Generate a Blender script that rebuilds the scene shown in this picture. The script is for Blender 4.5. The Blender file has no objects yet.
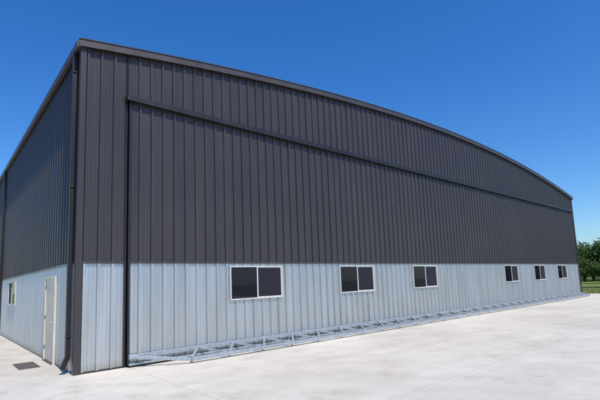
import bpy, math, random
from mathutils import Vector, Matrix
random.seed(7)
sc=bpy.context.scene
W=35.44; EH=7.6; SAG=1.42; DEP=32.0; HW=2.44

# ---------------------------------------------------------------- helpers
def mat(name, base, rough=.5, metal=0., spec=.5):
    m=bpy.data.materials.new(name); m.use_nodes=True
    b=m.node_tree.nodes['Principled BSDF']
    b.inputs['Base Color'].default_value=(*base,1); b.inputs['Roughness'].default_value=rough
    b.inputs['Metallic'].default_value=metal; b.inputs['Specular IOR Level'].default_value=spec
    return m,m.node_tree,b
def N(nt,t,**k):
    n=nt.nodes.new(t)
    for a,v in k.items(): setattr(n,a,v)
    return n
def coords(nt,scale=(1,1,1)):
    tc=N(nt,'ShaderNodeTexCoord'); mp=N(nt,'ShaderNodeMapping'); mp.inputs['Scale'].default_value=scale
    nt.links.new(tc.outputs['Object'],mp.inputs['Vector']); return mp.outputs['Vector']
def noise(nt,vec,s,det=4,rough=.55):
    n=N(nt,'ShaderNodeTexNoise'); n.inputs['Scale'].default_value=s; n.inputs['Detail'].default_value=det
    n.inputs['Roughness'].default_value=rough; nt.links.new(vec,n.inputs['Vector']); return n.outputs['Fac']
def ramp(nt,fac,stops):
    r=N(nt,'ShaderNodeValToRGB'); e=r.color_ramp.elements
    while len(e)<len(stops): e.new(.5)
    for i,(p,c) in enumerate(stops):
        e[i].position=p; e[i].color=(*c,1) if len(c)==3 else c
    nt.links.new(fac,r.inputs['Fac']); return r.outputs['Color']
def mix(nt,mode,fac,a,b):
    m=N(nt,'ShaderNodeMix',data_type='RGBA',blend_type=mode)
    if isinstance(fac,float): m.inputs[0].default_value=fac
    else: nt.links.new(fac,m.inputs[0])
    nt.links.new(a,m.inputs[6]); nt.links.new(b,m.inputs[7]); return m.outputs[2]
def bump(nt,b,h,st,dist=.01):
    n=N(nt,'ShaderNodeBump'); n.inputs['Strength'].default_value=st; n.inputs['Distance'].default_value=dist
    nt.links.new(h,n.inputs['Height']); nt.links.new(n.outputs[0],b.inputs['Normal'])
def mesh(name,v,f,m,parent=None,smooth=False,mi=None):
    me=bpy.data.meshes.new(name); me.from_pydata(v,[],f); 
    for x in (m if isinstance(m,list) else [m]): me.materials.append(x)
    if mi: me.polygons.foreach_set('material_index',mi)
    if smooth: me.polygons.foreach_set('use_smooth',[True]*len(me.polygons))
    me.update(); o=bpy.data.objects.new(name,me); sc.collection.objects.link(o)
    if parent: o.parent=parent
    return o
class B:
    def __init__(s): s.v=[]; s.f=[]; s.mi=[]
    def box(s,a,b,mi=0):
        n=len(s.v); x0,y0,z0=a; x1,y1,z1=b
        s.v+=[(x0,y0,z0),(x1,y0,z0),(x1,y1,z0),(x0,y1,z0),(x0,y0,z1),(x1,y0,z1),(x1,y1,z1),(x0,y1,z1)]
        s.f+=[tuple(n+i for i in q) for q in ((0,3,2,1),(4,5,6,7),(0,1,5,4),(1,2,6,5),(2,3,7,6),(3,0,4,7))]; s.mi+=[mi]*6
    def bar(s,p,q,w,h=None,mi=0,seg=4):
        h=h or w; p=Vector(p);q=Vector(q); d=(q-p).normalized()
        up=Vector((0,0,1)) if abs(d.z)<.95 else Vector((0,1,0))
        r=d.cross(up).normalized(); u=r.cross(d); n=len(s.v)
        off=math.pi/seg
        k=1/math.cos(math.pi/seg) if seg==4 else 1
        for c in (p,q):
            for i in range(seg):
                a=off+2*math.pi*i/seg
                s.v.append(tuple(c+r*math.cos(a)*w/2*k+u*math.sin(a)*h/2*k))
        for i in range(seg):
            j=(i+1)%seg; s.f.append((n+i,n+j,n+seg+j,n+seg+i))
        s.f.append(tuple(n+i for i in range(seg))[::-1]); s.f.append(tuple(n+seg+i for i in range(seg)))
        s.mi+=[mi]*(seg+2)
    def make(s,name,m,parent=None,bev=0):
        o=mesh(name,s.v,s.f,m,parent,mi=s.mi)
        if bev:
            md=o.modifiers.new('bevel','BEVEL'); md.width=bev; md.segments=2; md.limit_method='ANGLE'
        return o
def arch(x): 
    t=(x-W/2)/(W/2); return EH+SAG*(1-t*t)

# ---------------------------------------------------------------- materials
def painted(name,c,var,rough=.42):
    m,nt,b=mat(name,c,.42,.0,.5)
    v=coords(nt,(1,1,.12)); n1=noise(nt,v,2.2,5); 
    v2=coords(nt); n2=noise(nt,v2,.35,3)
    lo=tuple(x*(1-var) for x in c); hi=tuple(x*(1+var) for x in c)
    c1=ramp(nt,n1,[(.3,lo),(.7,hi)]); c2=ramp(nt,n2,[(.3,(.9,.9,.9)),(.7,(1.07,1.06,1.06))])
    nt.links.new(mix(nt,'MULTIPLY',1.0,c1,c2),b.inputs['Base Color'])
    nt.links.new(ramp(nt,n1,[(.3,(rough-.06,)*3),(.7,(rough+.08,)*3)]),b.inputs['Roughness'])
    bump(nt,b,n2,.35,.04)
    return m
M_dark=painted('charcoal_painted_steel',(.043,.0365,.0375),.06,.33)
M_trim=painted('bronze_trim_paint',(.052,.044,.043),.08)
M_black=painted('dark_trim_paint',(.014,.012,.013),.1)
m,nt,b=mat('galvalume_steel',(.5,.55,.6),.42,.85)
v=coords(nt); n1=noise(nt,v,60,2); vs=coords(nt,(1,1,.1)); n2=noise(nt,vs,3,5); n3=noise(nt,coords(nt,(1,1,.35)),.9,3)
c1=ramp(nt,n1,[(.3,(.49,.50,.505)),(.7,(.61,.62,.62))]); c2=ramp(nt,n2,[(.3,(.88,.885,.89)),(.7,(1.05,1.05,1.05))])
cc=mix(nt,'MULTIPLY',1.0,c1,c2)
sx=N(nt,'ShaderNodeSeparateXYZ'); nt.links.new(v,sx.inputs[0])
dirt=ramp(nt,sx.outputs['Z'],[(.0,(.72,.68,.62)),(.22,(1,1,1))])
nt.links.new(mix(nt,'MULTIPLY',1.0,cc,dirt),b.inputs['Base Color'])
nt.links.new(ramp(nt,n2,[(.3,(.30,)*3),(.7,(.46,)*3)]),b.inputs['Roughness']); bump(nt,b,n3,.6,.05)
M_galv=m
m,nt,b=mat('galvanised_tube',(.42,.47,.52),.45,.5); v=coords(nt); n=noise(nt,v,14,4)
nt.links.new(ramp(nt,n,[(.3,(.30,.335,.37)),(.7,(.46,.50,.53))]),b.inputs['Base Color']); M_tube=m
m,nt,b=mat('window_aluminium',(.5,.5,.48),.4,.1); v=coords(nt); n=noise(nt,v,9,3)
nt.links.new(ramp(nt,n,[(.3,(.52,.51,.48)),(.7,(.62,.61,.57))]),b.inputs['Base Color']); M_alu=m
m,nt,b=mat('window_glass',(.008,.008,.016),.03,0,.35); v=coords(nt); n=noise(nt,v,1.3,1); bump(nt,b,n,.05,.02); M_glass=m
m,nt,b=mat('insect_screen',(.02,.018,.022),.6,0,.3); v=coords(nt); n=noise(nt,v,40,1)
nt.links.new(ramp(nt,n,[(.3,(.010,.008,.014)),(.7,(.020,.016,.026))]),b.inputs['Base Color']); M_screen=m
m,nt,b=mat('door_cream_paint',(.6,.56,.46),.4); v=coords(nt); n=noise(nt,v,2,4)
nt.links.new(ramp(nt,n,[(.3,(.56,.51,.40)),(.7,(.68,.62,.49))]),b.inputs['Base Color']); M_door=m
m,nt,b=mat('rubber',(.02,.02,.02),.8); v=coords(nt); n=noise(nt,v,80,2)
nt.links.new(ramp(nt,n,[(.3,(.06,.052,.045)),(.7,(.13,.115,.10))]),b.inputs['Base Color']); bump(nt,b,n,.6,.005); M_rub=m
m,nt,b=mat('satin_metal',(.5,.5,.5),.3,1.); M_knob=m
# concrete
m,nt,b=mat('concrete',(.5,.48,.44),.85,0,.3); v=coords(nt)
a1=noise(nt,v,.22,6,.6); a2=noise(nt,v,1.7,6,.65); a3=noise(nt,v,45,3)
c=ramp(nt,a1,[(.3,(.51,.465,.40)),(.5,(.60,.55,.475)),(.7,(.66,.61,.53))])
c=mix(nt,'MULTIPLY',1.0,c,ramp(nt,a2,[(.25,(.87,.86,.84)),(.55,(1,1,1)),(.8,(1.04,1.04,1.04))]))
c=mix(nt,'MULTIPLY',1.0,c,ramp(nt,a3,[(.3,(.91,)*3),(.7,(1.05,)*3)]))
vst=coords(nt,(.15,2.2,1)); a4=noise(nt,vst,1.,4)
c=mix(nt,'MULTIPLY',1.0,c,ramp(nt,a4,[(.3,(.94,.935,.93)),(.7,(1.02,)*3)]))
a5=noise(nt,v,.9,8,.75)
c=mix(nt,'MULTIPLY',1.0,c,ramp(nt,a5,[(.0,(.68,.66,.62)),(.36,(.88,.87,.85)),(.45,(1,1,1))]))
sx=N(nt,'ShaderNodeSeparateXYZ'); nt.links.new(v,sx.inputs[0])
def joint(sock,per,off,w):
    ad=N(nt,'ShaderNodeMath',operation='ADD'); nt.links.new(sock,ad.inputs[0]); ad.inputs[1].default_value=off
    pp=N(nt,'ShaderNodeMath',operation='PINGPONG'); nt.links.new(ad.outputs[0],pp.inputs[0]); pp.inputs[1].default_value=per/2
    l=N(nt,'ShaderNodeMath',operation='LESS_THAN'); nt.links.new(pp.outputs[0],l.inputs[0]); l.inputs[1].default_value=w
    return l.outputs[0]
j1=joint(sx.outputs['X'],4.6,100*4.6-1.1,.006); j2=joint(sx.outputs['Y'],4.6,100*4.6+1.6,.006)
mx=N(nt,'ShaderNodeMath',operation='MAXIMUM'); nt.links.new(j1,mx.inputs[0]); nt.links.new(j2,mx.inputs[1])
c=mix(nt,'MULTIPLY',1.0,c,ramp(nt,mx.outputs[0],[(0,(1,1,1)),(1,(.66,.64,.61))]))
nt.links.new(c,b.inputs['Base Color']); bump(nt,b,a3,.25,.004); M_conc=m
# grass
m,nt,b=mat('field_grass',(.12,.13,.04),.9,0,.1); v=coords(nt); g1=noise(nt,v,.08,5); g2=noise(nt,v,3,5)
c=ramp(nt,g1,[(.3,(.12,.17,.035)),(.5,(.18,.23,.055)),(.7,(.25,.26,.09))])
c=mix(nt,'MULTIPLY',1.0,c,ramp(nt,g2,[(.3,(.7,.75,.7)),(.7,(1.15,1.1,1.1))]))
nt.links.new(c,b.inputs['Base Color']); bump(nt,b,g2,.8,.08); M_grass=m
def leafm(name,a,bb):
    m,nt,b=mat(name,a,.6,0,.3); v=coords(nt); n=noise(nt,v,.9,3)
    nt.links.new(ramp(nt,n,[(.35,a),(.65,bb)]),b.inputs['Base Color']); return m
M_leaf=leafm('foliage',(.035,.07,.012),(.08,.13,.03)); M_leaf2=leafm('foliage_light',(.09,.15,.025),(.17,.24,.05))
M_blade=leafm('grass_blades',(.14,.18,.04),(.26,.27,.09))
M_bark=leafm('bark',(.09,.07,.05),(.15,.12,.09))

# ---------------------------------------------------------------- building
H=bpy.data.objects.new('hangar_building',None); sc.collection.objects.link(H)
def profile(x0,x1,pitch=.305,phase=.12,rib=.046):
    """(x, outward offset) polyline of a ribbed steel sheet"""
    pts=[(x0,0.)]; k=math.floor((x0-phase)/pitch)
    while True:
        c=phase+k*pitch; k+=1
        if c-.06>x1: break
        for dx,h in ((-.040,0),(-.022,rib),(.022,rib),(.040,0),(.095,0),(.103,.007),(.122,.007),(.130,0),(.175,0),(.183,.007),(.202,.007),(.210,0)):
            x=c+dx
            if x0+.002<x<x1-.002: pts.append((x,h))
    pts.append((x1,0.)); return pts
def sheet(name,pts,zb,zt,m,axis='x',base=0.,sgn=-1,bands=1):
    v=[];f=[]
    for i,(x,h) in enumerate(pts):
        top=zt(x) if callable(zt) else zt
        for k in range(bands+1):
            z=zb+(top-zb)*k/bands
            v.append((x,base+sgn*h,z) if axis=='x' else (base+sgn*h,x,z))
    s=bands+1
    for i in range(len(pts)-1):
        for k in range(bands):
            q=(i*s+k,(i+1)*s+k,(i+1)*s+k+1,i*s+k+1)
            f.append(q if axis=='x' else q[::-1])
    return mesh(name,v,f,m,H)
DX0=1.06; DX1=34.95; DZ=6.50; DY=-.06
zt=lambda x: arch(x)-.05
sheet('front_wall_upper_left',profile(.06,DX0-.03),HW,zt,M_dark)
sheet('front_wall_upper_right',profile(DX1+.03,W-.06),HW,zt,M_dark)
sheet('front_wall_gable',profile(DX0-.03,DX1+.03),DZ,zt,M_dark)
sheet('front_wall_wainscot_left',profile(.06,DX0-.03),.03,HW,M_galv)
sheet('front_wall_wainscot_right',profile(DX1+.03,W-.06),.03,HW,M_galv)
sheet('door_leaf_upper',profile(DX0+.05,DX1-.05),HW,DZ,M_dark,base=DY)
sheet('door_leaf_lower',profile(DX0+.05,DX1-.05),.06,HW,M_galv,base=DY)
t=B()
t.box((DX0,DY-.05,.04),(DX0+.05,.0,HW),1); t.box((DX0,DY-.05,HW),(DX0+.05,.0,DZ+.05),1)
t.box((DX1-.05,DY-.05,.04),(DX1,.0,DZ+.05),1)
t.box((DX0-.07,-.05,0),(DX0-.025,.01,DZ+.05),1)
t.box((DX0+.05,DY-.054,HW-.02),(DX1-.05,DY+.01,HW+.03),0)
t.box((.075,-.054,HW-.02),(DX0-.07,.01,HW+.03),0)
t.box((DX1+.03,-.054,HW-.02),(W-.075,.01,HW+.03),0)
t.box((DX0+.05,DY-.03,.015),(DX1-.05,DY+.02,.06),1)
t.make('door_frame_trim',[M_dark,M_black],H,.004)
t=B()   # header hood over the door
t.box((DX0-.08,-.20,DZ+.06),(DX1,.0,DZ+.10),0); t.box((DX0-.08,-.20,DZ-.04),(DX1,-.18,DZ+.06),1)
t.box((DX0-.08,-.18,DZ-.04),(DX0-.05,.0,DZ+.06),1); t.box((DX1-.03,-.18,DZ-.04),(DX1,.0,DZ+.06),1)
t.make('door_header_hood',[M_black,M_black],H,.005)
t=B(); t.box((.075,-.02,0),(DX0-.07,.03,.035)); t.box((DX1+.03,-.02,0),(W-.06,.03,.035)); t.box((-.02,.2,0),(.03,DEP,.035))
t.make('base_flashing',[M_black],H)
sheet('side_wall_upper',profile(.06,DEP-.06),HW,EH-.02,M_dark,axis='y',base=0.)
sheet('side_wall_wainscot',profile(.06,DEP-.06),.03,HW,M_galv,axis='y',base=0.)
t=B(); t.box((-.052,.075,HW-.02),(.01,DEP,HW+.03)); t.make('side_wall_sill_trim',[M_dark],H,.004)
sheet('far_side_wall_upper',profile(.06,DEP-.06),HW,EH-.02,M_dark,axis='y',base=W,sgn=1)
sheet('far_side_wall_wainscot',profile(.06,DEP-.06),.0,HW,M_galv,axis='y',base=W,sgn=1)
sheet('back_wall',profile(.06,W-.06),0,zt,M_dark,base=DEP,sgn=1)
t=B()
for x0,x1 in ((-.055,.075),(W-.075,W+.055)):
    for y0,y1 in ((-.055,.075),(DEP-.075,DEP+.055)):
        t.box((x0,y0,0),(x1,y1,EH+.03))
t.make('corner_trim',[M_dark],H,.006)
def ribbon(name,z0,z1,y0,y1,m,ov=.14,n=96):
    v=[];f=[]
    for i in range(n+1):
        x=-ov+(W+2*ov)*i/n; z=arch(x)
        v+=[(x,y0,z+z0),(x,y1,z+z0),(x,y1,z+z1),(x,y0,z+z1)]
    for i in range(n):
        a=4*i;b_=a+4
        for k in range(4):
            f.append((a+k,b_+k,b_+(k+1)%4,a+(k+1)%4))
    f.append((0,1,2,3)); f.append((4*n+3,4*n+2,4*n+1,4*n)); return mesh(name,v,f,m,H)
ribbon('roof',.02,.09,-.09,DEP+.12,M_galv,ov=.06)
ribbon('rake_trim',-.06,.11,-.13,-.093,M_trim,ov=.11)
ribbon('rake_trim_lip',.111,.13,-.15,-.04,M_trim,ov=.11)
ribbon('rake_soffit',-.06,-.045,-.092,.02,M_black,ov=.06)
ribbon('rake_trim_back',-.12,.13,DEP+.123,DEP+.17,M_trim,ov=.20)
t=B()
for xa,xb in ((-.15,-.05),(W+.05,W+.15)):
    t.box((xa,-.09,EH-.10),(xb,DEP+.12,EH+.06))
t.make('eave_gutter',[M_trim],H,.01)
t=B()
for y in (.28,13.1,25.5):
    t.box((-.150,y-.05,.32),(-.06,y+.05,EH-.10))
    t.bar((-.105,y,.36),(-.20,y-.0,.12),.09,.10)
    for z in (.8,4.2,7.0): t.box((-.153,y-.075,z),(-.055,y+.075,z+.03))
t.make('downspout',[M_black],H,.006)
t=B()
def screws(x0,x1,base,z,phase=.12,pitch=.305):
    k=math.ceil((x0-phase)/pitch)
    while phase+k*pitch+.06<x1:
        x=phase+k*pitch+.057; k+=1
        t.box((x-.007,base-.006,z-.007),(x+.007,base+.002,z+.007))
for z in (.35,1.3,2.3): screws(DX0+.1,14,DY,z); screws(.1,DX0-.1,0,z)
t.make('panel_screws',[M_tube],H)
def window(name,along,u0,u1,z0,z1,base):
    w=B(); fr=.036
    def bx(a0,a1,d0,d1,zz0,zz1,mi):
        if along=='x': w.box((a0,base-d1,zz0),(a1,base-d0,zz1),mi)
        else: w.box((base-d1,a0,zz0),(base-d0,a1,zz1),mi)
    D=.078
    bx(u0,u1,0,D,z0,z0+fr,0); bx(u0,u1,0,D,z1-fr,z1,0)
    bx(u0,u0+fr,0,D,z0+fr,z1-fr,0); bx(u1-fr,u1,0,D,z0+fr,z1-fr,0)
    c=(u0+u1)/2; bx(c-.02,c+.02,.0,D-.006,z0+fr,z1-fr,0)
    s=.022; g=.02
    bx(c+g,u1-fr,.044,.062,z0+fr,z0+fr+s,0); bx(c+g,u1-fr,.044,.062,z1-fr-s,z1-fr,0); bx(u1-fr-s,u1-fr,.044,.062,z0+fr+s,z1-fr-s,0)
    bx(u0+fr,c-g,.050,.054,z0+fr,z1-fr,1)
    bx(c+g,u1-fr-s,.050,.055,z0+fr+s,z1-fr-s,2)
    w.make(name,[M_alu,M_glass,M_screen],H,.003)
for i,(a,b_) in enumerate(((3.86,5.74),(8.33,10.21),(12.8,14.68),(21.75,23.6),(26.1,27.95),(30.3,32.15))):
    window('window_%d'%(i+1),'x',a,b_,1.39,2.35,DY)
window('side_window','y',8.75,10.6,1.36,2.3,0.)
t=B(); y0,y1=1.98,3.08; 
t.box((-.075,y0-.06,0),(.0,y0,2.22),1); t.box((-.075,y1,0),(.0,y1+.06,2.22),1); t.box((-.075,y0,2.16),(.0,y1,2.22),1)
t.box((-.05,y0+.004,.02),(.0,y1-.004,2.156),0); t.box((-.10,y0-.02,0),(-.05,y1+.02,.018),3)
t.bar((-.05,y0+.12,1.02),(-.11,y0+.12,1.02),.05,seg=10,mi=2); t.bar((-.11,y0+.12,1.02),(-.11,y0+.25,1.02),.022,seg=8,mi=2)
t.bar((-.05,y0+.12,1.16),(-.07,y0+.12,1.16),.05,seg=10,mi=2)
for z in (.3,1.1,1.9): t.box((-.082,y1-.012,z),(-.05,y1+.012,z+.1),2)
t.make('personnel_door',[M_door,M_door,M_knob,M_rub],H,.003)
# ground truss along the foot of the door
t=B(); yi=DY-.10; yo=-.86; zi=.24; zo=.10; xs=2.30; xe=34.2; n=30
t.bar((DX0+.02,yi,zi),(DX1-.02,yi,zi),.09,.10)
t.bar((xs,yo,zo),(xe,yo,zo),.09,.09)
t.bar((DX0+.05,yi,zi),(xs,yo,zo),.075,.075); t.bar((DX1-.05,yi,zi),(xe,yo,zo),.075,.075)
st=(xe-xs)/n
for i in range(n):
    xa=xs+i*st
    t.bar((xa,yo,zo),(xa+st/2,yi,zi),.055); t.bar((xa+st/2,yi,zi),(xa+st,yo,zo),.055)
t.bar((DX0+.02,yi,.07),(DX1-.02,yi,.07),.06,.05)
t.make('door_truss',[M_tube],H,.006)

# ---------------------------------------------------------------- ground
gb=B(); gb.box((-40,-90,-.12),(38.6,60,0)); gb.make('concrete_apron',[M_conc],None,.02)
mesh('grass_field',[(-2500,-2500,-.06),(2500,-2500,-.06),(2500,2500,-.06),(-2500,2500,-.06)],[(0,1,2,3)],M_grass)
v=[];f=[]
for i in range(26000):
    x=38.65+abs(random.gauss(0,14)); y=random.uniform(-12,35)
    h=random.uniform(.06,.22); a=random.uniform(0,6.28); w=.02; lx=random.gauss(0,.05); ly=random.gauss(0,.05)
    n=len(v); v+=[(x-w*math.cos(a),y-w*math.sin(a),-.06),(x+w*math.cos(a),y+w*math.sin(a),-.06),(x+lx,y+ly,-.06+h)]; f.append((n,n+1,n+2))
mesh('grass_tufts',v,f,M_blade)
t=B(); X=43.5
for i in range(22):
    y=-12+i*2.4; t.bar((X,y,-.3),(X,y,1.18),.10,seg=8)
for z in (.35,.72,1.12): t.bar((X,-12,z),(X,-12+21*2.4,z),.075,seg=8)
o=t.make('pipe_fence',[M_black])
t=B(); t.box((-.78,1.85,.004),(-.34,2.9,.018)); t.make('door_mat',[M_rub],None,.006)

# trees
def tree_mesh(name,seed,hgt,spread,nl=5200):
    R=random.Random(seed); b=B()
    def limb(p,q,r0,r1):
        n=len(b.v); p=Vector(p);q=Vector(q);d=(q-p).normalized(); r=d.orthogonal().normalized(); u=d.cross(r)
        for c,rr in ((p,r0),(q,r1)):
            for i in range(6):
                a=i*math.pi/3; b.v.append(tuple(c+r*math.cos(a)*rr+u*math.sin(a)*rr))
        for i in range(6):
            j=(i+1)%6; b.f.append((n+i,n+j,n+6+j,n+6+i)); b.mi.append(0)
    fork=hgt*.28; limb((0,0,-.2),(0,0,fork),.22,.16)
    cl=[]
    for i in range(17):
        a=R.uniform(0,6.28); rr=spread*math.sqrt(R.random())*.85; z=R.uniform(.3,.93)*hgt
        rr*=math.sqrt(max(.1,1-((z/hgt-.55)/.5)**2))
        c=Vector((rr*math.cos(a),rr*math.sin(a),z)); cl.append((c,R.uniform(.5,1.05)*spread*.42))
        limb((0,0,fork*R.uniform(.6,1)),c,.08,.02)
    for i in range(nl):
        c,r=R.choice(cl); d=Vector((R.gauss(0,1),R.gauss(0,1),R.gauss(0,.8))).normalized()*r*(R.random()**.45)
        p=c+d; s=R.uniform(.10,.22); 
        a=Vector((R.gauss(0,1),R.gauss(0,1),R.gauss(0,1))).normalized(); e=a.orthogonal().normalized(); g=a.cross(e)
        n=len(b.v); b.v+=[tuple(p-e*s),tuple(p-g*s*.5),tuple(p+e*s),tuple(p+g*s*.5)]; b.f.append((n,n+1,n+2,n+3))
        b.mi.append(2 if R.random()<.35 else 1)
    me=bpy.data.meshes.new(name); me.from_pydata(b.v,[],b.f)
    for x in (M_bark,M_leaf,M_leaf2): me.materials.append(x)
    me.polygons.foreach_set('material_index',b.mi); me.update(); return me
TM=[tree_mesh('tree_crown_%d'%i,i+3,h,s) for i,(h,s) in enumerate(((6.0,3.2),(5.2,3.4),(4.4,2.9)))]
for row,(X0,cnt,dz,sc0) in enumerate(((90,24,-1.0,.85),(97,24,-.2,1.2),(108,20,-.1,1.4))):
    for i in range(cnt):
        o=bpy.data.objects.new('tree',random.choice(TM)); sc.collection.objects.link(o)
        s=sc0*random.uniform(.78,1.2)
        o.location=(X0+random.uniform(-3,3),-34+i*4.0+random.uniform(-1.5,1.5),dz*s)
        o.scale=(s*1.1,s*1.1,s*random.uniform(.9,1.08)); o.rotation_euler=(0,0,random.uniform(0,6.28))

# ---------------------------------------------------------------- light
el=math.radians(56); sd=Vector((-.09,-.995,0)).normalized()
S=Vector((sd.x*math.cos(el),sd.y*math.cos(el),math.sin(el)))
L=bpy.data.lights.new('sun','SUN'); L.energy=4.6; L.angle=math.radians(.53); L.color=(1,.95,.87)
lo=bpy.data.objects.new('sun',L); sc.collection.objects.link(lo); lo.rotation_euler=S.to_track_quat('Z','Y').to_euler()
w=bpy.data.worlds.new('World'); sc.world=w; w.use_nodes=True; nt=w.node_tree
bg=nt.nodes['Background']; sky=N(nt,'ShaderNodeTexSky',sky_type='NISHITA'); sky.sun_disc=False
sky.sun_elevation=el; sky.sun_rotation=math.atan2(sd.x,sd.y); sky.air_density=1.15; sky.dust_density=.5; sky.ozone_density=2.0
hs=N(nt,'ShaderNodeHueSaturation'); hs.inputs['Saturation'].default_value=1.36
tint=N(nt,'ShaderNodeMix',data_type='RGBA',blend_type='MULTIPLY'); tint.inputs[0].default_value=1.; tint.inputs[7].default_value=(.74,.98,1.32,1)
nt.links.new(sky.outputs[0],hs.inputs['Color']); nt.links.new(hs.outputs[0],tint.inputs[6]); nt.links.new(tint.outputs[2],bg.inputs['Color'])
bg.inputs['Strength'].default_value=.122
sc.view_settings.view_transform='Standard'; sc.view_settings.look='None'; sc.view_settings.exposure=0

# ---------------------------------------------------------------- camera
f,yaw,pitch,roll=417.49,.722,.119,-.039
fw=Vector((math.sin(yaw)*math.cos(pitch),math.cos(yaw)*math.cos(pitch),math.sin(pitch)))
r=Vector((math.cos(yaw),-math.sin(yaw),0)); u=r.cross(fw)
c_,s_=math.cos(roll),math.sin(roll); r2=c_*r+s_*u; u2=-s_*r+c_*u
cd=bpy.data.cameras.new('camera'); cam=bpy.data.objects.new('camera',cd); sc.collection.objects.link(cam)
cam.matrix_world=Matrix(((r2.x,u2.x,-fw.x,-2.421),(r2.y,u2.y,-fw.y,-10.302),(r2.z,u2.z,-fw.z,1.796),(0,0,0,1)))
cd.sensor_width=36; cd.lens=f/600*36; cd.shift_y=33.086/600; cd.clip_end=6000
sc.camera=cam
